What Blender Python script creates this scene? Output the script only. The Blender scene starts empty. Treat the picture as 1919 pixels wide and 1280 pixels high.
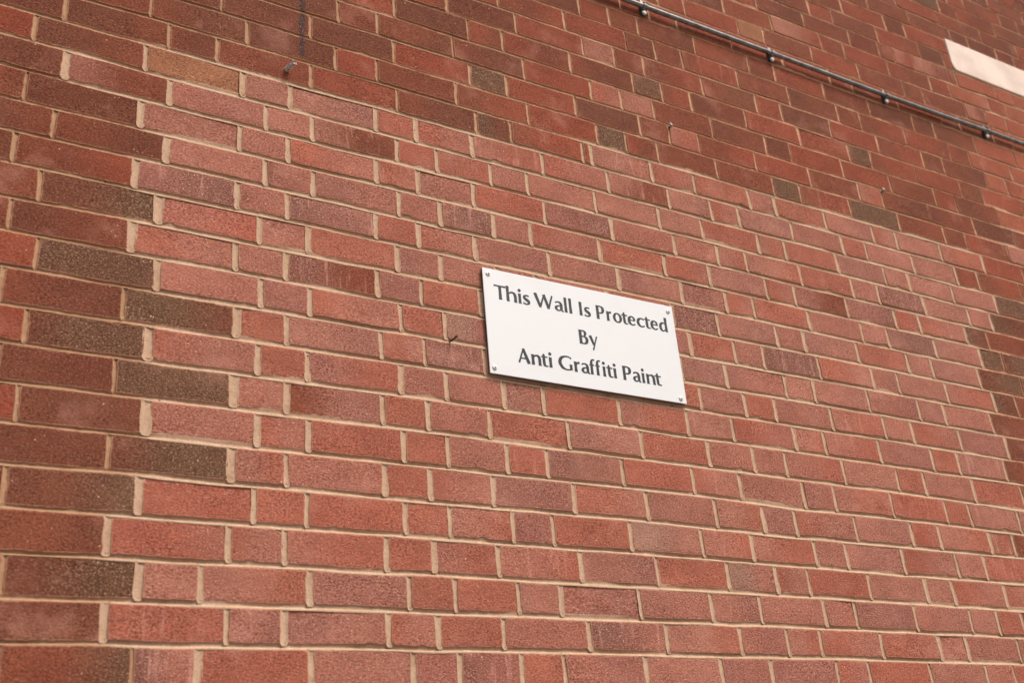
import bpy, bmesh, math, random
import numpy as np
from mathutils import Matrix, Vector

# ------------------------------------------------------------------ camera, sky, sun
GROUND_V = 3543.0            # wall coordinates: u to the right, v downwards, in mm; the ground lies at this v
def W(u, v, out=0.0):        # wall coordinates (mm) + distance in front of the brick face -> world (m)
    return Vector((u / 1000.0, -out / 1000.0, (GROUND_V - v) / 1000.0))

scene = bpy.context.scene
COL = scene.collection
cam = bpy.data.cameras.new('camera')
camo = bpy.data.objects.new('camera', cam); COL.objects.link(camo)
R = [[0.8644486807460211, 0.08012541842786514, -0.49629466617950174],
     [0.15274170648415172, 0.8986860241115934, 0.41113671833929627],
     [0.4789555819246423, -0.43121148800589265, 0.7646294548047251]]
right = Vector((R[0][0], R[0][2], -R[0][1])); up = -Vector((R[1][0], R[1][2], -R[1][1])); back = -Vector((R[2][0], R[2][2], -R[2][1]))
m = Matrix((right, up, back)).transposed().to_4x4()
m.translation = W(-2226.33, 1943.15, 2095.87)
camo.matrix_world = m
cam.sensor_fit = 'HORIZONTAL'; cam.sensor_width = 36.0; cam.lens = 2113.25 / 1919 * 36
cam.clip_start = 0.05; cam.clip_end = 6000
cam.dof.use_dof = True; cam.dof.focus_distance = 2.80; cam.dof.aperture_fstop = 3.6
scene.camera = camo

SUN = Vector((0.34, -0.60, 1.05)).normalized()
world = bpy.data.worlds.new('World'); scene.world = world; world.use_nodes = True
nt = world.node_tree
bg = nt.nodes['Background']; bg.inputs['Strength'].default_value = 0.085
sky = nt.nodes.new('ShaderNodeTexSky'); sky.sky_type = 'NISHITA'; sky.sun_disc = False
sky.sun_elevation = math.asin(SUN.z); sky.sun_rotation = math.atan2(SUN.x, SUN.y)
sky.dust_density = 4.0; sky.ozone_density = 1.0
hs = nt.nodes.new('ShaderNodeHueSaturation'); hs.inputs['Saturation'].default_value = 0.03   # a thin bright overcast: hardly any blue
nt.links.new(sky.outputs[0], hs.inputs['Color'])
tcw = nt.nodes.new('ShaderNodeTexCoord'); sxw = nt.nodes.new('ShaderNodeSeparateXYZ'); mrw = nt.nodes.new('ShaderNodeMapRange'); mxw = nt.nodes.new('ShaderNodeMix')
mxw.data_type = 'RGBA'; mxw.blend_type = 'MULTIPLY'; mxw.inputs[0].default_value = 1.0
nt.links.new(tcw.outputs['Generated'], sxw.inputs[0]); nt.links.new(sxw.outputs['Z'], mrw.inputs['Value'])      # overcast: the zenith is brighter than the horizon
mrw.inputs['From Min'].default_value = 0.0; mrw.inputs['From Max'].default_value = 1.0; mrw.inputs['To Min'].default_value = 0.30; mrw.inputs['To Max'].default_value = 2.2
nt.links.new(hs.outputs[0], mxw.inputs[6]); nt.links.new(mrw.outputs[0], mxw.inputs[7]); nt.links.new(mxw.outputs[2], bg.inputs['Color'])
sl = bpy.data.lights.new('sun', 'SUN'); sl.energy = 1.5; sl.angle = math.radians(16); sl.color = (1.0, 0.93, 0.84)
so = bpy.data.objects.new('sun', sl); COL.objects.link(so)
so.rotation_euler = SUN.to_track_quat('Z', 'Y').to_euler()
scene.view_settings.view_transform = 'Standard'; scene.view_settings.look = 'None'
scene.view_settings.exposure = 0.63; scene.view_settings.gamma = 1.0

# ------------------------------------------------------------------ measured brickwork (mm)
BED_U=(-2600,150)
BED_DV={
 -17:[-2,-2,-2,-2,-1,4,9,12,15,16,17,18,18,17,16,14,12,11,10,11,13,15,18,21,24,29,33,23,13,12,14,19,19,18,17,16],
 -16:[-2,-2,-2,0,3,5,6,7,8,10,11,12,13,13,13,11,9,7,5,3,3,4,7,10,24,45,53,46,19,13,14,19,20,19,18,17],
 -15:[-2,-1,3,6,6,4,4,3,3,4,5,6,7,7,8,7,6,4,2,-1,-3,-5,-5,-5,-3,10,27,38,23,16,16,18,18,18,17,17],
 -14:[2,8,12,10,7,5,3,1,0,-1,-1,-1,0,0,1,1,1,0,-2,-4,-6,-5,-8,-26,-35,-31,-23,-11,0,3,5,8,10,11,12,13],
 -13:[17,20,18,14,10,7,3,1,-2,-3,-5,-6,-6,-6,-6,-6,-6,-6,-6,-6,5,24,18,-22,-47,-50,-37,-28,-27,-26,-23,-21,-18,-15,-13,-10],
 -12:[33,28,23,18,14,10,6,2,-1,-4,-7,-9,-11,-12,-13,-13,-13,-13,-12,1,13,14,8,-18,-52,-67,-54,-48,-53,-58,-63,-66,-69,-70,-71,-70],
 -11:[44,37,29,23,18,13,9,4,0,-4,-7,-11,-13,-16,-18,-19,-19,-18,-19,-17,-10,-9,-14,-12,-31,-50,-44,-57,-76,-82,-88,-95,-101,-106,-110,-113],
 -10:[53,46,38,31,24,18,12,8,3,-2,-6,-11,-15,-18,-21,-22,-13,-1,-14,-42,-44,-32,-17,-7,-29,-60,-78,-114,-126,-113,-101,-107,-112,-117,-121,-124],
 -9:[56,52,46,39,31,24,18,12,6,1,-4,-9,-14,-19,-22,-17,-8,-5,-17,-39,-46,-37,-24,-18,-34,-75,-109,-126,-131,-119,-104,-108,-114,-118,-122,-125],
 -8:[56,54,50,45,39,32,25,18,11,6,0,-5,-10,-12,-19,-30,-31,-38,-42,-39,-39,-40,-40,-32,-27,-72,-109,-118,-121,-103,-94,-99,-104,-109,-113,-116],
 -7:[51,51,50,48,44,38,32,25,18,12,6,1,10,17,3,-18,-44,-61,-73,-79,-57,-43,-41,-35,-44,-50,-49,-54,-59,-63,-68,-73,-78,-82,-86,-90],
 -6:[44,46,46,46,44,41,37,31,25,19,13,7,12,15,1,-21,-41,-49,-55,-58,-34,-22,-24,-23,-30,-18,6,18,5,-23,-30,-33,-36,-39,-42,-45],
 -5:[36,38,40,41,41,40,38,35,33,31,20,0,-5,1,0,-12,-21,-19,-18,-13,-5,0,3,1,-2,-8,-3,16,16,1,-2,-2,-2,-2,-3,-3],
 -4:[28,30,32,34,36,36,36,38,59,75,54,25,10,1,12,22,21,20,16,13,12,19,24,13,10,6,6,20,22,14,13,14,15,16,17,17],
 -3:[21,23,24,27,29,30,32,37,41,47,42,31,27,22,29,30,35,45,47,39,22,24,31,24,20,24,30,31,28,21,21,21,22,23,24,25],
 -2:[15,16,17,19,21,23,24,26,29,31,31,32,30,31,29,27,36,52,57,52,36,28,35,39,33,30,28,26,25,24,25,25,25,26,26,27],
 -1:[8,9,10,14,17,18,22,23,24,31,32,28,21,20,24,26,30,41,43,42,34,26,30,37,31,28,27,26,26,26,26,26,26,27,27,27],
 0:[1,3,11,31,33,12,4,14,22,18,15,14,9,11,20,24,23,26,28,38,46,43,34,29,19,17,26,29,28,27,27,27,26,26,26,27],
 1:[-4,-4,-7,-3,4,0,-3,7,14,8,11,10,2,2,13,26,30,29,26,35,44,47,46,44,27,14,22,30,29,29,28,27,27,26,26,26],
 2:[-9,-9,-18,-30,-29,-10,-1,-1,1,1,7,4,-4,2,13,21,27,30,29,25,25,28,38,50,41,34,33,31,30,30,29,28,28,28,27,27],
 3:[-11,-11,-8,-11,-14,-3,0,-6,-6,-11,-11,-11,-10,2,10,10,8,13,20,21,20,21,32,42,39,35,31,27,27,27,28,28,28,28,28,28],
 4:[-13,-13,-8,-3,-4,-9,-13,-15,-16,-16,-17,-18,-15,-6,-6,-10,-8,-8,-3,11,12,4,7,12,19,21,17,16,17,19,20,21,22,23,23,24],
 5:[-16,-17,-19,-18,-17,-22,-28,-33,-31,-15,-8,-11,-15,-22,-30,-29,-24,-20,-16,-12,-14,-16,-17,-20,-17,-8,-2,0,2,4,6,7,9,10,12,13],
 6:[-19,-20,-19,-15,-15,-30,-32,-30,-35,-25,-16,-15,-23,-35,-40,-36,-39,-49,-47,-38,-40,-42,-36,-27,-23,-19,-17,-15,-13,-11,-9,-8,-6,-5,-3,-2],
 7:[-20,-21,-20,-16,-15,-28,-35,-34,-37,-33,-36,-43,-39,-34,-35,-35,-43,-63,-64,-53,-50,-46,-39,-29,-20,-16,-21,-23,-22,-20,-18,-17,-15,-14,-13,-12],
 8:[-18,-20,-24,-32,-34,-28,-30,-34,-35,-33,-37,-44,-43,-38,-38,-37,-39,-45,-47,-47,-46,-42,-39,-34,-24,-17,-24,-26,-25,-23,-22,-20,-19,-18,-17,-15],
 9:[-12,-13,-12,-14,-19,-19,-21,-29,-36,-36,-36,-45,-44,-38,-32,-32,-35,-37,-39,-38,-39,-40,-36,-30,-26,-25,-26,-25,-24,-22,-21,-20,-19,-18,-17,-16],
 10:[-3,-4,1,9,9,0,-13,-21,-30,-44,-50,-51,-42,-40,-38,-34,-33,-33,-36,-41,-40,-32,-26,-24,-22,-20,-20,-19,-18,-17,-16,-15,-14,-14,-13,-13],
 11:[8,6,6,12,12,5,-3,-10,-24,-54,-59,-47,-40,-37,-35,-35,-38,-38,-31,-27,-22,-18,-15,-21,-23,-13,-8,-6,-5,-4,-3,-3,-2,-2,-2,-2],
 12:[20,18,19,26,25,17,8,-6,-21,-41,-43,-29,-28,-26,-27,-31,-32,-19,-4,-10,-10,-1,24,55,56,22,10,12,14,15,16,17,18,19,19,19],
 13:[32,30,29,33,35,30,16,5,1,-10,-16,-14,-21,-30,-35,-27,0,25,24,11,13,23,41,65,67,37,27,29,31,34,36,37,39,40,41,42],
 14:[45,43,42,46,43,29,16,16,20,17,17,9,-7,-21,-15,8,29,40,34,34,29,22,25,30,34,34,36,39,42,44,47,49,51,53,55,57],
 15:[58,55,53,54,54,49,45,45,36,29,28,24,16,9,10,14,23,31,37,41,36,31,39,45,39,37,39,41,44,46,48,51,53,55,58,60],
 16:[67,65,69,88,92,83,74,60,45,33,30,32,30,25,20,17,21,23,29,28,32,43,53,52,38,35,36,38,40,42,44,46,48,50,52,54],
 17:[71,68,72,91,92,79,68,53,41,35,31,24,19,18,20,20,15,15,23,24,29,41,50,47,30,27,28,30,32,33,35,37,39,40,42,44],
 18:[69,65,61,59,57,50,40,30,17,11,1,-15,-16,-12,-9,-13,-19,-26,-23,-14,-8,-11,0,17,16,14,15,17,19,21,22,24,26,27,29,30],
 19:[62,58,54,49,41,34,28,14,-1,-11,-22,-31,-29,-27,-29,-43,-57,-64,-66,-62,-58,-58,-53,-33,-7,-1,1,2,4,6,7,9,11,12,14,16],
}
COURSES={
 -16:'1461B 1693B 1811D',
 -15:'1281B 1390B 1626B',
 -14:'1004U 1242B 1512B',
 -13:'825B 1054B 1296D 1404D 1580D',
 -12:'664U 895D 1007U 1239U',
 -11:'297D 478U 596B 829B 1062D 1200U',
 -10:'97B 211B 435B 662B 814B 894PU 1001PB 1247L 1484L',
 -9:'-171D 46U 263PU 498B 613U 840B 1068B 1181L 1409L 1519L',
 -8:'-243U -134U 95O 211B 434U 663B 897B 1001B 1242PB 1365L 1487L',
 -7:'-510U -404U -293U -180U 47U 275U 496U 607U 836U 1066B 1177B 1370L',
 -6:'-775B -567U -458B -348D -121B 106B 221U 448B 668D 894B 1007D 1235L 1466L',
 -5:'-1103U -858U -630U -406B -294B -186B 42B 265D 492B 602B 826U 1060B 1173L 1409L',
 -4:'-1248B -1028D -805U -574P -460B -350U -121D 103U 213D 435U 662U 891B 1001B 1234L',
 -3:'-1400U -1189D -966B -855U -628D -403K -295U -182B 41U 271U 498K 603B 830U 1062D 1181L 1405L',
 -2:'-1585D -1351B -1240D -1018D -794U -566P -459P -339B -116D 106D 212U 446U 672B 899U 1009B 1239L',
 -1:'-1860D -1651D -1426D -1197U -971K -856U -629D -402B -293P -180U 46U 276B 501P 612D 839B 1073D 1297B',
 0:'-2043B -1815D -1587D -1360U -1247B -1019BU -795U -566K -463B -349B -126B 100K 216B 435K 663B 890B 1003B 1230P',
 1:'-2220D -1998D -1770B -1658B -1425U -1193B -964K -857B -626U -596PR -386R -228R -17P 90R 302P 516P 626P 842P 1061U',
 2:'-2267U -2054D -1819O -1594P -1479P -1255R -1145P -982PR -765P -550PB -338M -182P -73M 141P 356R 462P 679P 891U 1005B 1234B',
 3:'-2206D -1984MB -1761P -1537P -1422PB -1200R -1089R -932P -821P -604P -385P -230R -15R 93R 310M 522P 633P 844P 1064K',
 4:'-2165B -2057D -1820P -1598P -1482R -1258P -1147P -989R -776MN -560P -345P -187P -79R 135R 353P 469N 678P 896P 1009K',
 5:'-2219D -1994D -1760P -1536M -1421M -1201P -1088N -938P -827RP -611R -392P -232M -19R 93MB 307MN 520R 632R 852K',
 6:'-2279D -2063U -1822N -1600P -1484NM -1264R -1153R -996P -779M -561M -347M -189R -84R 130P 349P 462MN 677P 895K 1008K',
 7:'-2214D -2007DK -1769R -1548P -1433R -1211M -1097P -941P -825P -608P -393N -233M -18P 91MP 309R 526P 637P 858K 1073K',
 8:'-2152B -2055D -1820RP -1599P -1485NB -1265M -1152R -992M -797P -592P -480P -347R -190P -84N 129P 348P 458P 676R 898K 1013B',
 9:'-2194U -1998K -1763P -1542M -1430RP -1209R -1094G -951P -755P -549P -391M -237M -21P 89PM 305P 522M 636P 856B',
 10:'-2245D -2053D -1826K -1594R -1483P -1261R -1152N -994P -833P -640P -436R -343M -188R -79P 135PR 348P 467P 679M 898K',
 11:'-2105U -2002DK -1772RP -1546R -1436MR -1215P -1100M -948M -837R -615MR -400P -247R -26P 87P 304P 526R 641P 857B',
 12:'-2043D -1832K -1596P -1482BM -1262R -1151P -994R -776P -560R -345P -193P -79R 137P 351R 463P 678R 906B',
 13:'-2104U -2001D -1767P -1544P -1433R -1214R -1106P -953R -845M -629R -412P -256P -35P 79R 302R 527R 631P 855M',
 14:'-2036D -1832K -1596R -1482P -1263R -1154P -997M -781P -568MP -354P -197M -84RP 135M 357P 471P 688PR',
 15:'-2099U -2006DK -1771R -1548R -1438R -1218R -1111P -953M -847R -630G -414PR -252P -35P 78M 296RP 516P 636R',
 16:'-2027D -1823RP -1597P -1484P -1264R -1155P -997PR -781M -565R -347G -190P -79R 139P 360P 471RP 693R',
 17:'-2179R -1992DK -1761P -1649R -1432M -1216R -1109R -954P -845M -628P -415P -260P -44P 67M 292M 514P 630R',
 18:'-2009D -1817R -1596P -1485M -1265P -1153R -998P -780N -563R -342M -190P -79R 138P 358P 470P 689M',
 19:'-1984BK -1764N -1648R -1430P -1213M -1108N -960R -853P -634P -415M -258M -41P 72R 299P 524P 639R',
}
TREAT={
 1:(-626,1061), 2:(-1819,1005), 3:(-1984,1064), 4:(-1820,1009), 5:(-1760,852), 6:(-1822,895), 7:(-1769,858), 8:(-1820,898), 9:(-1763,856), 10:(-1594,898), 11:(-1772,857), 12:(-1596,906), 13:(-1767,855), 14:(-1596,9999), 15:(-1771,9999), 16:(-1823,9999), 17:(-1761,9999), 18:(-1817,9999), 19:(-1648,9999),}
TEXT=[(656.3,[('T',-958.3,-925.2),('h',-924.5,-894.4),('i',-891.6,-880.1),('s',-877.8,-856.2),('W',-844.4,-787.5),('a',-784.0,-756.8),('l',-756.5,-744.4),('l',-742.0,-730.3),('I',-710.8,-699.0),('s',-695.1,-674.3),('P',-656.7,-630.5),('r',-625.0,-608.5),('o',-604.8,-575.9),('t',-576.2,-557.2),('e',-557.7,-532.7),('c',-528.9,-503.2),('t',-503.3,-483.0),('e',-483.7,-458.8),('d',-454.9,-427.3)]),
(738.1,[('B',-719.8,-692.1),('y',-690.0,-663.2)]),
(820.0,[('A',-906.7,-872.0),('n',-868.7,-841.0),('t',-840.3,-821.7),('i',-819.6,-808.3),('G',-791.0,-750.0),('r',-744.8,-727.3),('a',-724.2,-698.1),('f',-698.6,-681.1),('f',-680.4,-663.9),('i',-660.7,-648.5),('t',-647.2,-628.0),('i',-627.2,-615.7),('P',-597.1,-569.8),('a',-566.1,-540.5),('i',-538.8,-527.3),('n',-523.1,-495.0),('t',-495.4,-474.9)]),
]
PITCH = 75 * 1.055
rng = random.Random(7); nrng = np.random.default_rng(7)
UMIN, UMAX, CMIN = -5000, 4500, -26
CMAX = int(GROUND_V / PITCH) + 1

def srgb(r, g, b, k=1.0):
    f = lambda c: (c / 12.92 if c <= 0.04045 else ((c + 0.055) / 1.055) ** 2.4)
    return np.array([f(r / 255) * k, f(g / 255) * k, f(b / 255) * k])
TONE = {  # brick body colours; second number: how strongly pale grit shows on the face
 'R': (srgb(184, 102, 80), .25), 'P': (srgb(183, 111, 93), .5), 'M': (srgb(172, 105, 91), .5), 'N': (srgb(148, 91, 79), .7),
 'O': (srgb(176, 114, 80), .3), 'G': (srgb(168, 120, 102), .6), 'U': (srgb(154, 84, 64), .1), 'B': (srgb(138, 80, 61), .12),
 'D': (srgb(124, 75, 58), .12), 'K': (srgb(112, 82, 63), .42), 'L': (srgb(172, 101, 79), .2)}
TONE = {k_: ((c_ * .9 + .1 * c_.mean()) * np.array([.84, .82, .77]) if k_ in 'RPMNOG' else c_ * np.array([.89, .78, .71]), s_) for k_, (c_, s_) in TONE.items()}
NEW = 'PPPPMMRRRRPM'; OLD = 'UUBBBDUDBUBK'

def treat(k, u):
    if k < 1: return False
    a, b = TREAT.get(k, (-1780 if k % 2 else -1600, 9999))
    return a - 1 <= u < b - 1
US = np.arange(UMIN - 60, UMAX + 61, 20.0)
BEDCACHE = {}
def bed_tables(b):
    if b in BEDCACHE: return BEDCACHE[b]
    bx = BED_U[0] + BED_U[1] * np.arange(len(BED_DV[0]))
    row = BED_DV[min(max(b, min(BED_DV)), max(BED_DV))]
    fade = 1.0 if b in BED_DV else 0.4
    v = (b + 1) * PITCH + np.interp(US, bx, np.array(row) / 10.0) * fade
    v = v + 0.7 * np.interp(US, np.arange(UMIN - 400, UMAX + 401, 90), nrng.normal(0, 1, len(np.arange(UMIN - 400, UMAX + 401, 90))))
    t = np.array([1.0 if (treat(b, u) or treat(b + 1, u)) else (0.45 if (u > 1180 and b > -12) else 0.0) for u in US])
    t = np.convolve(np.pad(t, 1, mode='edge'), [.25, .5, .25], mode='valid')
    BEDCACHE[b] = (v, t); return v, t
def bed_v(b, u): return np.interp(u, US, bed_tables(b)[0])
def bed_t(b, u): return np.interp(u, US, bed_tables(b)[1])
def bed_h(b, u): return 4.3 + 1.8 * bed_t(b, u)
LINTEL = (1246.0, 4490.0, -958.0, -803.0)

def course(k):                      # [(u, tone)] joint centres, then the tone of the brick to the right
    raw = COURSES.get(k, '').split()
    out = []
    for e in raw:
        i = max(j for j in range(len(e)) if e[j].isdigit()) + 1
        out.append((float(e[:i]), e[i:]))
    if not out: out = [(-300.0 - 114 * (k % 2) + rng.uniform(-8, 8), 'U' if k < 1 else 'P')]
    pat = [228, 228, 114] if k < 1 else [218, 218, 109]
    i = k % 3
    pool = NEW if (k > 19) else OLD
    while out[-1][0] < UMAX:
        s = pat[i % 3] + rng.uniform(-4, 4); i += 1
        u = out[-1][0] + s
        out.append((u, 'L' if (-11 < k < -2 and u > 1180) else rng.choice(OLD if k < 14 else pool)))
    i = k % 3
    while out[0][0] > UMIN:
        s = pat[i % 3] + rng.uniform(-4, 4); i += 1
        u = out[0][0] - s
        out.insert(0, (u, rng.choice(OLD if u < -1800 or k < 1 else pool)))
    return out

# ------------------------------------------------------------------ one wall mesh: bricks + mortar
V = []; F = []; MATI = []; COLA = []; EDGE = []; EFF = []
nv = 0
def add_grid(P, mat, col, edge, eff, flip=False):
    """P: (ny,nx,3) wall-space points (u, v, out)"""
    global nv
    ny, nx = P.shape[:2]
    V.append(np.stack([P[..., 0] / 1000, -P[..., 2] / 1000, (GROUND_V - P[..., 1]) / 1000], -1).reshape(-1, 3))
    idx = np.arange(nx * ny).reshape(ny, nx) + nv
    a, b, c, d = idx[:-1, :-1], idx[1:, :-1], idx[1:, 1:], idx[:-1, 1:]
    F.append(np.stack([a, b, c, d], -1).reshape(-1, 4))
    MATI.append(np.full((ny - 1) * (nx - 1), mat, np.int32))
    COLA.append(col.reshape(-1, 4)); EDGE.append(np.broadcast_to(edge, (ny, nx)).reshape(-1)); EFF.append(np.broadcast_to(eff, (ny, nx)).reshape(-1))
    nv += nx * ny

def smooth_noise(n, step, amp):
    if n <= 1: return np.zeros(n)
    m = max(2, int(n / step) + 2)
    return np.interp(np.linspace(0, m - 1, n), np.arange(m), nrng.normal(0, amp, m))

def brick(k, uL, uR, hl, hr, tone, fine, special=None):
    rough = 1.0
    L0, L1 = uL + hl, uR - hr
    if L1 - L0 < 6: return
    n = max(3, int((L1 - L0) / (5.5 if fine else 26)))
    q = 11 if fine else 4
    e1, e2 = 1.6, 4.2
    xs = np.concatenate([[0, e1, e2], np.linspace(e2, L1 - L0 - e2, n + 1)[1:-1], [L1 - L0 - e2, L1 - L0 - e1, L1 - L0]]) + L0
    ys = np.concatenate([[0, .026, .07], np.linspace(.07, .93, q)[1:-1], [.93, .974, 1]])
    nx, ny = len(xs), len(ys)
    top = bed_v(k - 1, xs) + bed_h(k - 1, xs); bot = bed_v(k, xs) - bed_h(k, xs)
    lean0, lean1 = rng.uniform(-1.3, 1.3), rng.uniform(-1.3, 1.3)
    X = np.repeat(xs[None], ny, 0); Y = top[None] + (bot - top)[None] * ys[:, None]
    fx = (X - L0) / (L1 - L0)
    X = X + (1 - fx) * lean0 * (ys[:, None] - .5) * 2 + fx * lean1 * (ys[:, None] - .5) * 2
    # ragged arrises, rounded corners
    old = tone[0] in 'DKBUO'
    amp = 0.85 if old else 0.6
    if not fine: amp = 0.2
    nt_, nb_ = smooth_noise(nx, 1.0, amp * .75) + smooth_noise(nx, 7, amp * .35), smooth_noise(nx, 1.0, amp * .75) + smooth_noise(nx, 7, amp * .35)
    nl_, nr_ = smooth_noise(ny, 1.6, amp), smooth_noise(ny, 1.6, amp)
    for _ in range(rng.choice([0, 0, 0, 1, 1, 2]) if fine else 0):     # chipped edge
        c = rng.uniform(0, nx); w = rng.uniform(1.0, 3.0); a = rng.uniform(1.5, 4.0)
        g = a * np.exp(-((np.arange(nx) - c) / w) ** 2)
        if rng.random() < .5: nt_ = nt_ + g
        else: nb_ = nb_ + g
    wy = np.maximum(0, 1 - ys / .16)[:, None]; wY = np.maximum(0, 1 - (1 - ys) / .16)[:, None]
    Y = Y + nt_[None] * wy - nb_[None] * wY
    dx0 = np.maximum(0, 1 - (xs - L0) / 12)[None]; dx1 = np.maximum(0, 1 - (L1 - xs) / 12)[None]
    X = X + nl_[:, None] * dx0 - nr_[:, None] * dx1
    rc = [rng.uniform(1.2, 4.5) for _ in range(4)]
    hgt = 1 / 5.0
    cy0 = np.maximum(0, 1 - ys / .09)[:, None]; cy1 = np.maximum(0, 1 - (1 - ys) / .09)[:, None]
    cx0 = np.maximum(0, 1 - (xs - L0) / 6)[None]; cx1 = np.maximum(0, 1 - (L1 - xs) / 6)[None]
    for (cy, cx, sy, sx, r) in ((cy0, cx0, 1, 1, rc[0]), (cy0, cx1, 1, -1, rc[1]), (cy1, cx0, -1, 1, rc[2]), (cy1, cx1, -1, -1, rc[3])):
        Y = Y + sy * r * .45 * cy ** 2 * cx; X = X + sx * r * .45 * cx ** 2 * cy
    # face relief
    base = rng.gauss(0, .7); tilt = rng.gauss(0, .5), rng.gauss(0, .5)
    Z = base + tilt[0] * (fx - .5) * 2 + tilt[1] * (ys[:, None] - .5) * 2 + nrng.normal(0, .16, (ny, nx))
    ring = np.minimum(np.minimum(np.arange(nx), nx - 1 - np.arange(nx))[None], np.minimum(np.arange(ny), ny - 1 - np.arange(ny))[:, None])
    Z = Z - np.where(ring == 0, .5, np.where(ring == 1, .08, 0.0))
    # colour
    t2 = tone[-1]
    if len(tone) == 1 and rng.random() < .55: t2 = {'R': 'RPP', 'P': 'MRPM', 'M': 'PPN', 'N': 'MP', 'U': 'BUL', 'B': 'UDB', 'D': 'BBK', 'K': 'DDB', 'L': 'LU', 'O': 'UP', 'G': 'PM'}[tone][rng.randrange(2)]
    tt_ = (tone[0], t2) if (len(tone) > 1 or rng.random() < .5) else (t2, tone[0])
    c0, s0 = TONE[tt_[0]]; c1, s1 = TONE[tt_[1]]; m0 = rng.uniform(-.05, .45); m1 = rng.uniform(.4, .6)
    j = rng.gauss(0, .04); jr = rng.gauss(0, .03)
    mixw = np.clip((fx - m0) / m1, 0, 1)[..., None] + 0 * Y[..., None]
    mixw = np.clip(mixw + nrng.normal(0, .05, (ny, nx, 1)), 0, 1)
    c = (c0 * (1 - mixw) + c1 * mixw) * (1 + j) * np.array([1, 1 - jr, 1 - jr])
    sp = s0 * (1 - mixw) + s1 * mixw
    col = np.concatenate([c, sp], -1)
    edge = np.where(ring == 0, 1.0, np.where(ring == 1, .62, np.where(ring == 2, .18, 0.0)))
    eff = {'N': .5, 'M': .12}.get(tone[0], 0.0)
    if tone in ('PR', 'PB') : eff = .45
    if eff == 0 and tone[0] not in 'DK' and rng.random() < .07: eff = .35
    add_grid(np.stack([X, Y, Z], -1), 0, col, edge, np.full((ny, nx), eff))
    # skirts going back into the joints
    for P, cl in ((np.stack([X[0], Y[0], Z[0]], -1), col[0]), (np.stack([X[-1], Y[-1], Z[-1]], -1)[::-1], col[-1][::-1]),
                  (np.stack([X[:, 0], Y[:, 0], Z[:, 0]], -1)[::-1], col[:, 0][::-1]), (np.stack([X[:, -1], Y[:, -1], Z[:, -1]], -1), col[:, -1])):
        Bk = P.copy(); Bk[:, 2] = -16
        add_grid(np.stack([Bk, P], 0), 0, np.stack([cl, cl], 0), 1.0, 0.0)

PALE = srgb(196, 160, 133); OLIVE = srgb(178, 137, 106)
TAN = srgb(204, 156, 125)
def mortar_col(t, shape, u=-3000.0):
    t = np.asarray(t)[..., None]
    w = np.clip((np.asarray(u, float) + 1500) / 1500, 0, 1)[..., None]
    c = (OLIVE * (1 - w) + TAN * w) * (1 - t) + PALE * t
    return np.concatenate([np.broadcast_to(c, shape + (3,)), np.broadcast_to(t, shape + (1,))], -1)

def in_view(u, v): return -2330 < u < 2150 and -1500 < v < 1700
for k in range(CMIN, CMAX + 1):
    J = course(k); vm = (k + .5) * PITCH
    hw = []
    for i, (u, t) in enumerate(J):
        tr = treat(k, u + 2); tl = treat(k, u - 8)
        if tr or tl:
            h = 5.9
            if k >= 3 and abs(u - TREAT.get(k, (9e9, 0))[0]) < 6: h = 7.9
            tt = 1.0
        else: h, tt = 4.5, (.45 if u > 1180 and -12 < k else 0.0)
        if k == 19 and abs(u + 1764) < 3: h, tt = 3.0, 0.0
        hw.append((h * rng.uniform(.86, 1.14), tt))
    lint = k in (-12, -11)
    for i in range(len(J) - 1):
        u0, t0 = J[i]; u1 = J[i + 1][0]
        u0, u1 = max(u0, UMIN), min(u1, UMAX)
        if u1 - u0 < 25: continue
        h1 = hw[i + 1][0]
        if lint:
            if u0 > LINTEL[0] - 40: break
            if u1 > LINTEL[0] - 40: u1, h1 = LINTEL[0], 2.0
        brick(k, u0, u1, hw[i][0], h1, t0, in_view((u0 + u1) / 2, vm))
    # perpends
    for (u, t), (h, tt) in zip(J, hw):
        if lint and u > LINTEL[0] - 5: continue
        if not UMIN + 10 < u < UMAX - 10: continue
        fine = in_view(u, vm)
        n = 14 if fine else 3
        ts = np.array([-1.35, -1.05, -.75, -.35, .1, .5, .85, 1.1, 1.35])
        vt = float(bed_v(k - 1, u) + bed_h(k - 1, u)) - 2.5; vb = float(bed_v(k, u) - bed_h(k, u)) + (5.2 if tt > .5 else 3.0)
        ys = np.linspace(vt, vb, n)
        off = smooth_noise(n, 4, .5) if fine else np.zeros(n)
        tongue = np.interp(ys, [vb - 9, vb - 4, vb], [1, .84, .5])[:, None]
        X = u + off[:, None] + ts[None] * h * tongue
        Y = np.repeat(ys[:, None], len(ts), 1)
        tpos = np.interp(ts, [-1.35, -1.05, -.75, -.35, .1, .5, .85, 1.1, 1.35], [.4, .3, -.4, -1.2, -1.7, -1.8, -1.6, -.9, -.5])
        deep = (1.0 if tt > .5 else 1.35) * rng.uniform(.7, 1.4)
        Z = tpos[None] * deep + nrng.normal(0, .13, X.shape) + smooth_noise(n, 4, .25)[:, None] - (.4 if tt > .5 else 1.0)
        add_grid(np.stack([X, Y, Z], -1), 1, mortar_col(np.full(X.shape, tt), X.shape, X), 0.0, 0.0)
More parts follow.
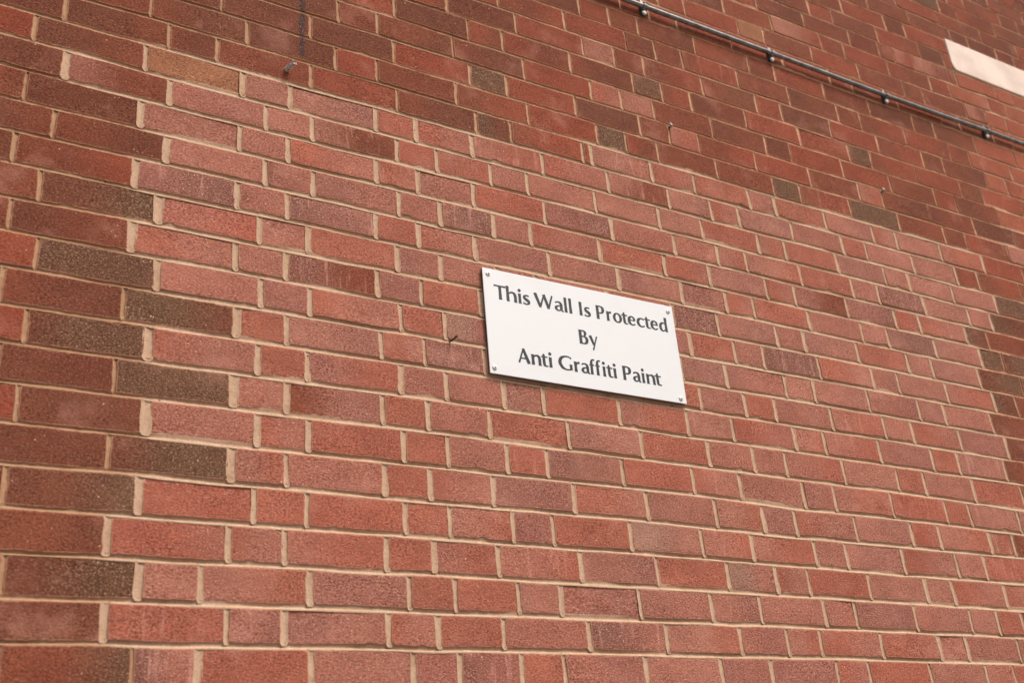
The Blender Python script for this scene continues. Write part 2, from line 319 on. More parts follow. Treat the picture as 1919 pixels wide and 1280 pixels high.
# bed joints, weather-struck: undercut below the brick above, flush with the brick beneath
for b in range(CMIN - 1, CMAX + 1):
    fine = in_view(0, (b + 1) * PITCH)
    us = np.arange(UMIN, UMAX + 1, 9.0 if fine else 60.0)
    if b in (-12,): us = us[us < LINTEL[0]]
    n = len(us)
    hv = bed_h(b, us); t = bed_t(b, us); vv = bed_v(b, us)
    ts = np.array([-1.5, -1.12, -.85, -.5, -.15, .15, .38, .58, .82, 1.06, 1.32])
    dp = np.array([-2.0, -2.3, -3.0, -3.9, -4.3, -4.1, -3.0, -1.1, -.1, .3, -.5])
    wob = smooth_noise(n, 7, .3)
    Y = vv[None] + ts[:, None] * hv[None] + wob[None] * (np.abs(ts) < 1.1)[:, None]
    X = np.repeat(us[None], len(ts), 0)
    var = 1 + .25 * np.clip(smooth_noise(n, 9, 1.0), -2, 2)
    Z = dp[:, None] * (np.where(t > .5, .92, .8) * np.clip(var, .45, 1.5))[None] + nrng.normal(0, .17, X.shape) + smooth_noise(n, 3, .22)[None]
    Z -= (.7 * (1 - t))[None]
    add_grid(np.stack([X, Y, Z], -1), 1, mortar_col(np.repeat(t[None], len(ts), 0), X.shape, X), 0.0, 0.0)
# the body of the wall behind the facing bricks
vt, vb = (CMIN) * PITCH - 10, GROUND_V + 300
u0, u1, f0, f1 = UMIN + 20, UMAX - 20, -15.0, -230.0
c4 = mortar_col(np.zeros((2, 2)), (2, 2))
def quad(a, b, c, d): add_grid(np.array([[a, d], [b, c]], float), 1, c4, 0.0, 0.0)
quad((u0, vt, f0), (u0, vb, f0), (u1, vb, f0), (u1, vt, f0))
quad((u1, vt, f1), (u1, vb, f1), (u0, vb, f1), (u0, vt, f1))
quad((u0, vt, f1), (u0, vb, f1), (u0, vb, f0), (u0, vt, f0))
quad((u1, vt, f0), (u1, vb, f0), (u1, vb, f1), (u1, vt, f1))
quad((u0, vt, f1), (u0, vt, f0), (u1, vt, f0), (u1, vt, f1))

Vn = np.concatenate(V).astype(np.float32); Fn = np.concatenate(F).astype(np.int32)
me = bpy.data.meshes.new('brick_wall')
me.vertices.add(len(Vn)); me.vertices.foreach_set('co', Vn.ravel())
me.loops.add(Fn.size); me.loops.foreach_set('vertex_index', Fn.ravel())
me.polygons.add(len(Fn)); me.polygons.foreach_set('loop_start', np.arange(0, Fn.size, 4, dtype=np.int32))
me.polygons.foreach_set('material_index', np.concatenate(MATI))
me.polygons.foreach_set('use_smooth', np.ones(len(Fn), bool))
at = me.attributes.new('tone', 'FLOAT_COLOR', 'POINT'); at.data.foreach_set('color', np.concatenate(COLA).astype(np.float32).ravel())
at = me.attributes.new('arris', 'FLOAT', 'POINT'); at.data.foreach_set('value', np.concatenate(EDGE).astype(np.float32))
at = me.attributes.new('bloom', 'FLOAT', 'POINT'); at.data.foreach_set('value', np.concatenate(EFF).astype(np.float32))
me.update(calc_edges=True)
wall = bpy.data.objects.new('brick_wall', me); COL.objects.link(wall)
wall['label'] = 'tall red and brown brick wall with wide pale mortar joints in its lower part'
wall['category'] = 'brick wall'

# ------------------------------------------------------------------ materials
def new_mat(name, rough=.8):
    mt = bpy.data.materials.new(name); mt.use_nodes = True
    b = mt.node_tree.nodes['Principled BSDF']; b.inputs['Roughness'].default_value = rough
    return mt, mt.node_tree, b
class G:
    """tiny node-graph helper"""
    def __init__(s, nt): s.nt = nt
    def n(s, t, **kw):
        x = s.nt.nodes.new(t)
        for a, b in kw.items(): setattr(x, a, b)
        return x
    def l(s, a, b): s.nt.links.new(a, b)
    def noise(s, vec, scale, detail=3, rough=.55):
        x = s.n('ShaderNodeTexNoise'); x.inputs['Scale'].default_value = scale; x.inputs['Detail'].default_value = detail; x.inputs['Roughness'].default_value = rough
        s.l(vec, x.inputs['Vector']); return x.outputs[0]
    def ramp(s, v, a, b, lo=0.0, hi=1.0):
        x = s.n('ShaderNodeMapRange'); x.interpolation_type = 'SMOOTHSTEP'
        x.inputs['From Min'].default_value = a; x.inputs['From Max'].default_value = b; x.inputs['To Min'].default_value = lo; x.inputs['To Max'].default_value = hi
        s.l(v, x.inputs['Value']); return x.outputs[0]
    def math(s, op, a, b=None):
        x = s.n('ShaderNodeMath', operation=op)
        for i, v in enumerate((a, b)):
            if v is None: continue
            if isinstance(v, (int, float)): x.inputs[i].default_value = v
            else: s.l(v, x.inputs[i])
        return x.outputs[0]
    def mix(s, f, a, b, mode='MIX'):
        x = s.n('ShaderNodeMix', data_type='RGBA', blend_type=mode)
        for i, v in ((0, f), (6, a), (7, b)):
            if isinstance(v, (int, float)): x.inputs[i].default_value = v
            elif isinstance(v, (tuple, list, np.ndarray)): x.inputs[i].default_value = (*[float(c) for c in v[:3]], 1)
            else: s.l(v, x.inputs[i])
        return x.outputs[2]
    def bump(s, h, dist, strength=1.0, prev=None):
        x = s.n('ShaderNodeBump'); x.inputs['Distance'].default_value = dist; x.inputs['Strength'].default_value = strength
        s.l(h, x.inputs['Height'])
        if prev is not None: s.l(prev, x.inputs['Normal'])
        return x.outputs[0]

def brick_material():
    mt, nt, B = new_mat('fired_brick', .85); g = G(nt)
    pos = g.n('ShaderNodeTexCoord').outputs['Object']
    a = g.n('ShaderNodeAttribute', attribute_name='tone'); ar = g.n('ShaderNodeAttribute', attribute_name='arris').outputs['Fac']; bl = g.n('ShaderNodeAttribute', attribute_name='bloom').outputs['Fac']
    col, grit = a.outputs['Color'], a.outputs['Alpha']
    st = g.n('ShaderNodeMapping'); st.inputs['Scale'].default_value = (1, 1, 1.5); g.l(pos, st.inputs['Vector']); sv = st.outputs[0]
    big = g.noise(sv, 9, 3, .6); mid = g.noise(sv, 38, 4, .65); fine = g.noise(sv, 170, 2, .7); vf = g.noise(sv, 230, 2, .7)
    # kiln shading inside a brick
    c = g.mix(g.ramp(big, .36, .68, 0, .6), col, g.mix(1.0, col, (.74, .67, .66), 'MULTIPLY'))
    c = g.mix(g.ramp(mid, .42, .75, 0, .5), c, g.mix(1.0, c, (1.22, 1.05, .92), 'MULTIPLY'))
    # sanded face: dark pits and pale grains
    gv = g.ramp(g.noise(pos, 9, 3, .6), .38, .62, .35, 1.0)
    c = g.mix(g.math('MULTIPLY', gv, g.ramp(fine, .50, .62, 0, .95)), c, g.mix(1.0, c, (.50, .42, .40), 'MULTIPLY'))
    c = g.mix(g.math('MULTIPLY', gv, g.ramp(fine, .47, .36, 0, .8)), c, g.mix(1.0, c, (1.36, 1.46, 1.48), 'MULTIPLY'))
    pale = g.math('MULTIPLY', g.ramp(vf, .53, .66), g.math('ADD', g.math('MULTIPLY', grit, .8), .10))
    c = g.mix(pale, c, srgb(214, 166, 140))
    dg = g.n('ShaderNodeMapping'); dg.inputs['Scale'].default_value = (1, 1, 9); g.l(pos, dg.inputs['Vector'])
    c = g.mix(g.math('MULTIPLY', g.ramp(g.noise(dg.outputs[0], 18, 3, .7), .55, .70, 0, .5), g.ramp(g.noise(pos, 6, 2), .48, .62)), c, g.mix(1.0, c, (.66, .60, .57), 'MULTIPLY'))
    c = g.mix(g.ramp(g.noise(pos, 13, 4, .7), .57, .74, 0, .5), c, g.mix(1.0, c, (.66, .62, .62), 'MULTIPLY'))
    pit = g.n('ShaderNodeTexVoronoi'); pit.inputs['Scale'].default_value = 95; g.l(sv, pit.inputs['Vector'])
    pitf = g.math('MULTIPLY', g.ramp(pit.outputs['Distance'], .20, .10), g.ramp(g.noise(pos, 32, 2), .54, .60))
    c = g.mix(g.math('MULTIPLY', pitf, .75), c, g.mix(1.0, c, (.34, .28, .27), 'MULTIPLY'))
    grains = g.n('ShaderNodeTexVoronoi'); grains.inputs['Scale'].default_value = 75; g.l(pos, grains.inputs['Vector'])
    c = g.mix(g.math('MULTIPLY', g.ramp(grains.outputs['Distance'], .16, .06), g.ramp(g.noise(pos, 21, 2), .55, .66)), c, srgb(225, 175, 150))
    # efflorescence running down the face
    dm = g.n('ShaderNodeMapping'); dm.inputs['Scale'].default_value = (1, 1, .14); g.l(pos, dm.inputs['Vector'])
    drip = g.ramp(g.noise(dm.outputs[0], 55, 3, .7), .52, .70)
    c = g.mix(g.math('MULTIPLY', g.math('MULTIPLY', drip, bl), g.ramp(fine, .35, .6, .4, 1)), c, srgb(222, 160, 142))
    # mortar smeared over the arrises
    sm = g.math('ADD', ar, g.math('MULTIPLY', g.math('SUBTRACT', g.noise(pos, 160, 3, .7), .5), .9))
    c = g.mix(g.ramp(g.noise(pos, 7.5, 3, .6), .54, .72, 0, .26), c, srgb(200, 140, 122))
    c = g.mix(g.ramp(sm, .45, .95, 0, .75), c, srgb(190, 136, 110))
    # brown weathering high up and along the left, in soft patches; also paints in lens vignetting at upper left
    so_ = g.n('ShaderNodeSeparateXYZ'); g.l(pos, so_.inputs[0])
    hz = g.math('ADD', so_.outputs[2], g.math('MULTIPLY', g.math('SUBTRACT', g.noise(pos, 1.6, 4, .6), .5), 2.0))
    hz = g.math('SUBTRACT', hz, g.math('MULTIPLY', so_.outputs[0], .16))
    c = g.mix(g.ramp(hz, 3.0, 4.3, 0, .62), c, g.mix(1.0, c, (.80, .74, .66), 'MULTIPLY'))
    # black tar drip that runs down three courses
    sx = g.n('ShaderNodeSeparateXYZ'); g.l(pos, sx.inputs[0])
    wv = g.math('ADD', sx.outputs[0], g.math('MULTIPLY', g.math('SUBTRACT', g.noise(pos, 30, 2), .5), .012))
    tar = g.math('MULTIPLY', g.ramp(g.math('ABSOLUTE', g.math('ADD', wv, 1.4485)), .011, .004), g.math('GREATER_THAN', sx.outputs[2], (GROUND_V - 66) / 1000))
    tar = g.math('MULTIPLY', tar, g.ramp(g.noise(pos, 120, 3, .7), .34, .5))
    c = g.mix(g.math('MULTIPLY', tar, .8), c, srgb(54, 47, 45))
    c = g.mix(g.math('MULTIPLY', tar, g.ramp(g.noise(pos, 260, 2), .6, .68)), c, srgb(142, 133, 132))
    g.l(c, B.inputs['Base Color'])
    n = g.bump(mid, .0022, .6); n = g.bump(pitf, -.0015, .6, n); n = g.bump(fine, .0018, .9, n); n = g.bump(vf, .0006, .6, n)
    g.l(n, B.inputs['Normal'])
    B.inputs['Specular IOR Level'].default_value = .1
    return mt
def mortar_material():
    mt, nt, B = new_mat('lime_mortar', .92); g = G(nt)
    pos = g.n('ShaderNodeTexCoord').outputs['Object']
    a = g.n('ShaderNodeAttribute', attribute_name='tone'); col = a.outputs['Color']
    c = g.mix(g.ramp(g.noise(pos, 7, 4, .65), .4, .72, 0, .5), col, g.mix(1.0, col, (.80, .74, .68), 'MULTIPLY'))
    c = g.mix(g.ramp(g.noise(pos, 26, 4, .75), .50, .68, 0, .6), c, g.mix(1.0, c, (.74, .66, .60), 'MULTIPLY'))
    c = g.mix(g.ramp(g.noise(pos, 60, 3, .7), .52, .66, 0, .4), c, g.mix(1.0, c, (1.22, 1.24, 1.27), 'MULTIPLY'))
    vo = g.n('ShaderNodeTexVoronoi'); vo.inputs['Scale'].default_value = 30; g.l(pos, vo.inputs['Vector'])
    hole = g.math('MULTIPLY', g.ramp(vo.outputs['Distance'], .10, .05), g.ramp(g.noise(pos, 5, 2), .60, .64))
    c = g.mix(hole, c, srgb(70, 45, 35))
    fine = g.noise(pos, 230, 3, .75)
    c = g.mix(g.ramp(fine, .50, .64, 0, .55), c, g.mix(1.0, c, (.66, .60, .56), 'MULTIPLY'))
    g.l(c, B.inputs['Base Color'])
    g.l(g.bump(fine, .001, .8, g.bump(g.noise(pos, 70, 3), .0015, .6)), B.inputs['Normal'])
    B.inputs['Specular IOR Level'].default_value = .06
    return mt
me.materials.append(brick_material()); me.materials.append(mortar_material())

def plain(name, colr, rough=.6, metal=0.0, var=.12, scale=60, bump=.0):
    mt, nt, B = new_mat(name, rough); g = G(nt)
    pos = g.n('ShaderNodeTexCoord').outputs['Object']
    n = g.noise(pos, scale, 4, .6)
    c = g.mix(g.ramp(n, .35, .7), np.array(colr) * (1 + var), np.array(colr) * (1 - var))
    g.l(c, B.inputs['Base Color']); B.inputs['Metallic'].default_value = metal
    g.l(g.ramp(n, .3, .7, max(rough - .1, .02), min(rough + .1, 1)), B.inputs['Roughness'])
    if bump: g.l(g.bump(g.noise(pos, scale * 3, 3), bump), B.inputs['Normal'])
    return mt

# ------------------------------------------------------------------ helpers for small objects
def link(name, bm, mat, parent=None, smooth=False, bevel=None):
    mesh = bpy.data.meshes.new(name); bmesh.ops.recalc_face_normals(bm, faces=bm.faces[:]); bm.to_mesh(mesh); bm.free()
    for p in mesh.polygons: p.use_smooth = smooth
    o = bpy.data.objects.new(name, mesh); COL.objects.link(o); mesh.materials.append(mat)
    if parent: o.parent = parent
    if bevel:
        md = o.modifiers.new('bevel', 'BEVEL'); md.width = bevel; md.segments = 2; md.limit_method = 'ANGLE'
    return o
def thing(name, label, cat, loc, group=None):
    o = bpy.data.objects.new(name, None); COL.objects.link(o); o.location = loc; o.empty_display_size = .05
    o['label'] = label; o['category'] = cat
    if group: o['group'] = group
    return o
def box(bm, c, s):
    M = Matrix.Translation(c) @ Matrix.Diagonal((*s, 1))
    return bmesh.ops.create_cube(bm, size=1, matrix=M)['verts']
def tube(bm, pts, radii, seg=14, cap=True, caps=(True, True)):
    rings = []
    for i, p in enumerate(pts):
        p = Vector(p); d = (Vector(pts[min(i + 1, len(pts) - 1)]) - Vector(pts[max(i - 1, 0)])).normalized()
        a = d.orthogonal().normalized() if i == 0 else (rings_a - d * rings_a.dot(d)).normalized()
        rings_a = a; b = d.cross(a)
        r = radii[i] if isinstance(radii, (list, tuple)) else radii
        rings.append([bm.verts.new(p + (a * math.cos(t) + b * math.sin(t)) * r) for t in [2 * math.pi * j / seg for j in range(seg)]])
    for A, Bq in zip(rings, rings[1:]):
        for j in range(seg): bm.faces.new((A[j], A[(j + 1) % seg], Bq[(j + 1) % seg], Bq[j]))
    if cap:
        if caps[0]: bm.faces.new(rings[0][::-1])
        if caps[1]: bm.faces.new(rings[-1])
    return rings

# ------------------------------------------------------------------ stone lintel let into the wall
bm = bmesh.new()
u0, u1, v0, v1 = LINTEL
prof = [(u0 + 1, v0), (u0 - 1, v1 - 34), (u0 + 2, v1 - 18), (u0 + 8, v1 - 7), (u0 + 20, v1 + 1), (u1, v1), (u1, v0)]
fr = [bm.verts.new(W(u, v, 4)) for u, v in prof]; bk = [bm.verts.new(W(u, v, -120)) for u, v in prof]
bm.faces.new(fr); bm.faces.new(bk[::-1])
for i in range(len(prof)): bm.faces.new((fr[i], bk[i], bk[(i + 1) % len(prof)], fr[(i + 1) % len(prof)]))
link('stone_lintel', bm, plain('pale_stone', srgb(229, 203, 187), .85, 0, .10, 6, .002), wall, bevel=.003)

# ------------------------------------------------------------------ the sign
SIGN_OUT = 10.0
sign = thing('wall_sign', 'white rectangular sign with three lines of black lettering screwed to the brick wall', 'sign', W(-694, 860, 0))
def child_local(o): o.matrix_parent_inverse = o.parent.matrix_world.inverted() if False else Matrix.Translation(-o.parent.location)
SU0, SU1, SV0, SV1 = -987.2, -401.3, 573.8, 860.3
bm = bmesh.new()
c = (W(SU0, SV0, SIGN_OUT - 1.6) + W(SU1, SV1, SIGN_OUT - 1.6)) / 2
box(bm, c, ((SU1 - SU0) / 1000, .0032, (SV1 - SV0) / 1000))
mt, nt_, B = new_mat('white_enamelled_sheet', .35); g = G(nt_); pos = g.n('ShaderNodeTexCoord').outputs['Object']
g.l(g.mix(g.ramp(g.noise(pos, 9, 4, .65), .45, .8, 0, .6), (.775, .742, .735), (.735, .70, .685)), B.inputs['Base Color'])
g.l(g.bump(g.noise(pos, 3, 2), .0008, .3), B.inputs['Normal'])
pl = link('sign_panel', bm, mt, sign, bevel=.0006); child_local(pl)
bm = bmesh.new()   # dark rim: the raw cut edge of the sheet and its backing batten
box(bm, (W(SU0 + 3, SV0 + 3, SIGN_OUT - 6.0) + W(SU1 - 3, SV1 - 3, SIGN_OUT - 6.0)) / 2, ((SU1 - SU0 - 2.4) / 1000, .005, (SV1 - SV0 - 2.4) / 1000))
pl = link('backing_board', bm, plain('black_backing', (.03, .026, .024), .7), sign); child_local(pl)

# lettering: flared humanist capitals drawn as strokes of changing width (units: capital height 700)
def S(*p): return ('s', p)
def st(x, y0, y1, w=112): return S((x, y0, w + 4), (x, y0 + (y1 - y0) * .3, w - 3), (x, (y0 + y1) / 2, w - 7), (x, y0 + (y1 - y0) * .7, w - 3), (x, y1, w + 4))
def dot(x, y, r): return ('d', (x, y, r))
XH = 497
GL = {
 'T': [S((235, 0, 118), (235, 350, 108), (235, 690, 112)), S((5, 664, 76), (120, 666, 64), (235, 666, 64), (350, 666, 64), (465, 664, 76))],
 'h': [st(66, 0, 762), S((96, 350, 34), (150, 438, 58), (235, 470, 76), (315, 420, 104), (342, 310, 112), (342, 150, 109), (342, 0, 116))],
 'n': [st(66, 0, XH), S((96, 340, 34), (150, 430, 58), (235, 464, 76), (315, 414, 104), (342, 300, 112), (342, 150, 109), (342, 0, 116))],
 'i': [st(66, 0, XH), dot(66, 655, 80)],
 'l': [st(66, 0, 762)], 'I': [st(66, 0, 700, 116)],
 's': [S((300, 425, 76), (245, 462, 62), (165, 458, 70), (88, 400, 96), (95, 315, 108), (180, 250, 118), (275, 185, 112), (285, 95, 98), (210, 35, 66), (115, 30, 62), (15, 75, 80))],
 'W': [S((45, 700, 122), (225, 30, 108)), S((215, 10, 84), (398, 640, 64)), S((392, 690, 112), (560, 30, 108)), S((552, 10, 84), (735, 700, 70))],
 'a': [S((45, 410, 70), (140, 462, 60), (240, 445, 84), (295, 350, 110), (297, 200, 110), (303, 90, 104), (345, 30, 70), (400, 22, 30)),
       S((285, 290, 44), (170, 262, 60), (80, 200, 98), (70, 110, 104), (130, 38, 70), (220, 50, 58), (295, 130, 40))],
 'P': [st(66, 0, 700, 118), S((110, 668, 60), (230, 668, 62), (350, 610, 100), (375, 500, 118), (340, 390, 100), (250, 330, 62), (110, 325, 54))],
 'r': [st(66, 0, XH), S((98, 330, 36), (150, 420, 62), (215, 455, 84), (275, 448, 92))],
 'o': [('c', [(w_ * 0 + 225 + 172 * math.cos(t), 245 + 224 * math.sin(t), 62 + 52 * abs(math.cos(t)) ** 1.5) for t in [2 * math.pi * i / 28 for i in range(28)] for w_ in (1,)])],
 't': [S((120, 610, 62), (116, 500, 100), (116, 180, 110), (130, 80, 104), (185, 34, 70), (275, 38, 40)), S((5, 464, 54), (270, 464, 54))],
 'e': [S((368, 262, 80), (350, 380, 92), (240, 466, 62), (118, 390, 104), (78, 245, 116), (115, 110, 106), (225, 34, 66), (320, 50, 58), (392, 98, 52)), S((80, 268, 46), (404, 268, 46))],
 'c': [S((352, 410, 74), (245, 464, 62), (118, 390, 104), (74, 245, 118), (118, 105, 104), (230, 34, 64), (362, 92, 62))],
 'd': [st(375, 0, 762), S((345, 420, 44), (240, 464, 60), (118, 390, 102), (74, 240, 116), (112, 95, 100), (205, 34, 62), (345, 130, 44))],
 'B': [st(66, 0, 700, 118), S((110, 668, 60), (225, 668, 60), (325, 615, 96), (332, 520, 106), (290, 430, 80), (210, 384, 54), (110, 380, 50)),
       S((110, 380, 50), (255, 378, 58), (385, 310, 100), (400, 195, 118), (350, 85, 98), (245, 33, 60), (110, 33, 56))],
 'y': [S((60, XH, 118), (235, 40, 96)), S((425, XH, 68), (300, 160, 58), (170, -215, 74))],
 'A': [S((30, 0, 76), (275, 690, 62)), S((262, 690, 100), (500, 0, 124)), S((110, 225, 50), (420, 225, 50))],
 'G': [S((600, 590, 76), (490, 662, 60), (330, 660, 70), (160, 560, 110), (85, 350, 124), (165, 130, 112), (330, 36, 66), (480, 40, 58), (580, 80, 60)), S((560, 40, 112), (560, 170, 104), (560, 310, 116))],
 'f': [S((120, 0, 116), (120, 300, 106), (124, 560, 104), (160, 690, 84), (235, 732, 66), (305, 715, 78)), S((5, 464, 54), (265, 464, 54))],
}
def catmull(p, closed, sub=7):
    p = [np.array(q, float) for q in p]; out = []; n = len(p)
    if not closed and n == 2: return [p[0] + (p[1] - p[0]) * t for t in np.linspace(0, 1, 5)]
    for i in range(n if closed else n - 1):
        g_ = lambda j: p[j % n] if closed else p[min(max(j, 0), n - 1)]
        a, b_, c_, d_ = g_(i - 1), g_(i), g_(i + 1), g_(i + 2)
        for s_ in range(sub):
            t = s_ / sub
            out.append(.5 * (2 * b_ + (c_ - a) * t + (2 * a - 5 * b_ + 4 * c_ - d_) * t * t + (3 * b_ - a - 3 * c_ + d_) * t ** 3))
    if not closed: out.append(p[-1])
    return out
SY = 39.6 / 700
def boldw(w): return w * np.interp(w, [50, 75, 95, 112], [1.15, 1.16, 1.27, 1.33]) * SY
def strips_at(ch, sx, ox):
    strips = []
    for kind, pts in GL[ch]:
        if kind == 'd':
            x, y, r = pts; r = r * SY; th = np.linspace(0, math.pi, 13)
            c = np.array([ox + x * sx, y * SY])
            strips.append((np.stack([c[0] - r * np.cos(th), c[1] + r * np.sin(th) + 1e-4], -1), np.stack([c[0] - r * np.cos(th), c[1] - r * np.sin(th) - 1e-4], -1), False)); continue
        cl = kind == 'c'; q = [np.array((ox + p_[0] * sx, p_[1] * SY, boldw(p_[2]))) for p_ in catmull(pts, cl)]; n = len(q); L_, R_ = [], []
        for i in range(n):
            a = q[(i - 1) % n] if cl else q[max(i - 1, 0)]; b_ = q[(i + 1) % n] if cl else q[min(i + 1, n - 1)]
            d = (b_ - a)[:2]; d = d / max(np.hypot(*d), 1e-6); nn = np.array([-d[1], d[0]]); w = max(q[i][2], .05) / 2
            L_.append(q[i][:2] + nn * w); R_.append(q[i][:2] - nn * w)
        strips.append((np.array(L_), np.array(R_), cl))
    return strips
def glyph_strips(ch, xl, xr):
    sx, ox = SY, 0.0
    for it in range(12):
        sts = strips_at(ch, sx, ox); allp = np.concatenate([np.concatenate([a, b_]) for a, b_, _ in sts]); x0, x1 = allp[:, 0].min(), allp[:, 0].max()
        if ch in 'ilI': ox += (xl + xr) / 2 - (x0 + x1) / 2; continue
        k_ = sx * (max(p_[0] for s_ in GL[ch] if s_[0] != 'd' for p_ in s_[1]) - min(p_[0] for s_ in GL[ch] if s_[0] != 'd' for p_ in s_[1]))
        sx *= max(.3, (k_ + (xr - xl) - (x1 - x0)) / k_); sts = strips_at(ch, sx, ox); x0 = min(min(a[:, 0].min(), b_[:, 0].min()) for a, b_, _ in sts); ox += xl - x0
    return strips_at(ch, sx, ox)
mt, nt_, B = new_mat('black_vinyl', .22); g = G(nt_); pos = g.n('ShaderNodeTexCoord').outputs['Object']
g.l(g.mix(g.noise(pos, 40, 3), (.018, .016, .017), (.030, .027, .027)), B.inputs['Base Color']); B.inputs['Specular IOR Level'].default_value = .6
vinyl = mt
bm = bmesh.new()
for vb, letters in TEXT:
    for ch, xl, xr in letters:
        for li, (A_, B_, cl) in enumerate(glyph_strips(ch, xl, xr)):
            h = SIGN_OUT + .35 + .06 * li
            f = lambda p: W(p[0], vb - p[1], h)
            va = [bm.verts.new(f(p)) for p in A_]; vb_ = [bm.verts.new(f(p)) for p in B_]; n = len(va)
            for i in range(n if cl else n - 1):
                j = (i + 1) % n
                try: bm.faces.new((va[i], vb_[i], vb_[j], va[j]))
                except ValueError: pass
bm.normal_update()
for fc in bm.faces:
    if fc.normal.y > 0: fc.normal_flip()
mesh = bpy.data.meshes.new('lettering'); bm.to_mesh(mesh); bm.free(); mesh.materials.append(vinyl)
o = bpy.data.objects.new('lettering', mesh); COL.objects.link(o); o.parent = sign; child_local(o)
md = o.modifiers.new('thickness', 'SOLIDIFY'); md.thickness = .0003; md.offset = -1
# screws: pale plastic cap with a rusty driver recess
capm = plain('pale_screw_cap', (.80, .75, .68), .4, 0, .06); rust = plain('rusty_steel', (.10, .065, .035), .7, .3, .3, 400)
for (u, v), tilt in zip(((-972.1, 589.4), (-416.8, 591.5), (-419.2, 847.5), (-974.1, 844.6)), (.2, -.4, .5, -.2)):
    bm = bmesh.new(); c = W(u, v, SIGN_OUT)
    tube(bm, [c, c + Vector((0, -.0012, 0)), c + Vector((0, -.0024, 0)), c + Vector((0, -.003, 0))], [.0068, .0066, .0052, .0034], 20)
    s_ = link('screw', bm, capm, sign, True); child_local(s_)
    bm = bmesh.new()
    q = c + Vector((.0006, -.0031, -.0008))
    tube(bm, [q, q + Vector((0, -.0006, 0))], [.0019, .0014], 12)
    for a in (tilt, tilt + 1.57): 
        M = Matrix.Translation(q + Vector((0, -.0008, 0))) @ Matrix.Rotation(a, 4, 'Y') @ Matrix.Diagonal((.0036, .0006, .0010, 1)); bmesh.ops.create_cube(bm, size=1, matrix=M)
    r_ = link('screw_recess', bm, rust, s_); r_.matrix_parent_inverse = Matrix.Translation(-sign.location)
    r_.matrix_parent_inverse = s_.matrix_parent_inverse.inverted() @ Matrix.Identity(4) @ Matrix.Translation((0, 0, 0)) if False else Matrix.Identity(4)

# ------------------------------------------------------------------ steel conduit on saddles
PIPE_V, PIPE_OUT, PIPE_R = -510.0, 16.0, .0082
pipe = thing('electrical_conduit', 'long grey steel conduit pipe running level across the upper brickwork', 'conduit', W(0, PIPE_V, 0))
pts = []
for u in np.arange(UMIN + 40, UMAX - 40, 60.0):
    pts.append(W(u, np.interp(u, [-400, 200, 730, 1030, 1290, 1520], [-511.5, -510, -506.5, -509.5, -514.5, -514.5]), PIPE_OUT))
bm = bmesh.new(); tube(bm, pts, PIPE_R, 24)
mt, nt_, B = new_mat('galvanised_steel', .13); g = G(nt_); pos = g.n('ShaderNodeTexCoord').outputs['Object']
g.l(g.mix(g.ramp(g.noise(pos, 35, 4, .7), .35, .7), (.34, .32, .30), (.17, .155, .14)), B.inputs['Base Color']); B.inputs['Metallic'].default_value = .95
galv = mt
o = link('pipe', bm, galv, pipe, True); child_local(o)
dark = plain('dark_steel', (.05, .05, .05), .5, .5); bright = plain('zinc_screw', (.80, .81, .79), .35, .25)
for u in np.concatenate([np.arange(-4650, -600, 540.0), [-323.0, 212.0, 760.0, 1312.0], np.arange(1860, 4400, 545.0)]):
    pv = float(np.interp(u, [-400, 200, 730, 1030, 1290, 1520], [-511.5, -510, -506.5, -509.5, -514.5, -514.5]))
    bm = bmesh.new(); r = PIPE_R + .0002; N = 12; w = .011; th = .0022
    prof = [(PIPE_R + .0165, -.0245 + PIPE_OUT / 1000 * 0, 0)]
    # strap section in the (out, z) plane: lug above, half loop over the pipe, lug below
    sec = [(.006, .030), (.006, r + .003)] + [(PIPE_OUT / 1000 + r * math.sin(t), r * math.cos(t)) for t in np.linspace(0, math.pi, N)] + [(.006, -r - .003), (.006, -.030)]
    sec2 = [(a + (th if abs(z) > r + .001 else th * math.sin(math.pi * (i - 2) / (N - 1)) if 2 <= i < 2 + N else 0), z + (th * math.cos(math.pi * (i - 2) / (N - 1)) if 2 <= i < 2 + N else 0)) for i, (a, z) in enumerate(sec)]
    z0 = W(u, pv, 0)
    rows = [[bm.verts.new(z0 + Vector((x, -a, z))) for (a, z) in s] for x in (-w / 2, w / 2) for s in (sec, sec2)]
    A, A2, Bq, B2 = rows
    for i in range(len(sec) - 1):
        for p, q in ((A2, B2), (Bq, A), (A, A2), (B2, Bq)): bm.faces.new((p[i], q[i], q[i + 1], p[i + 1]))
    for i in (0, len(sec) - 1): bm.faces.new((A[i], A2[i], B2[i], Bq[i]))
    cl = link('saddle_clip', bm, galv, pipe); child_local(cl)
    bm = bmesh.new(); box(bm, z0 + Vector((0, -.0028, 0)), (.018, .005, .054))
    o = link('spacer_block', bm, dark, cl, bevel=.0015)
    bm = bmesh.new(); c = z0 + Vector((.002, -.0083, -.0205))
    tube(bm, [c, c + Vector((0, -.003, 0)), c + Vector((0, -.0055, 0)), c + Vector((0, -.0065, 0))], [.0086, .0086, .0072, .003], 16)
    o = link('screw', bm, bright, cl, True)

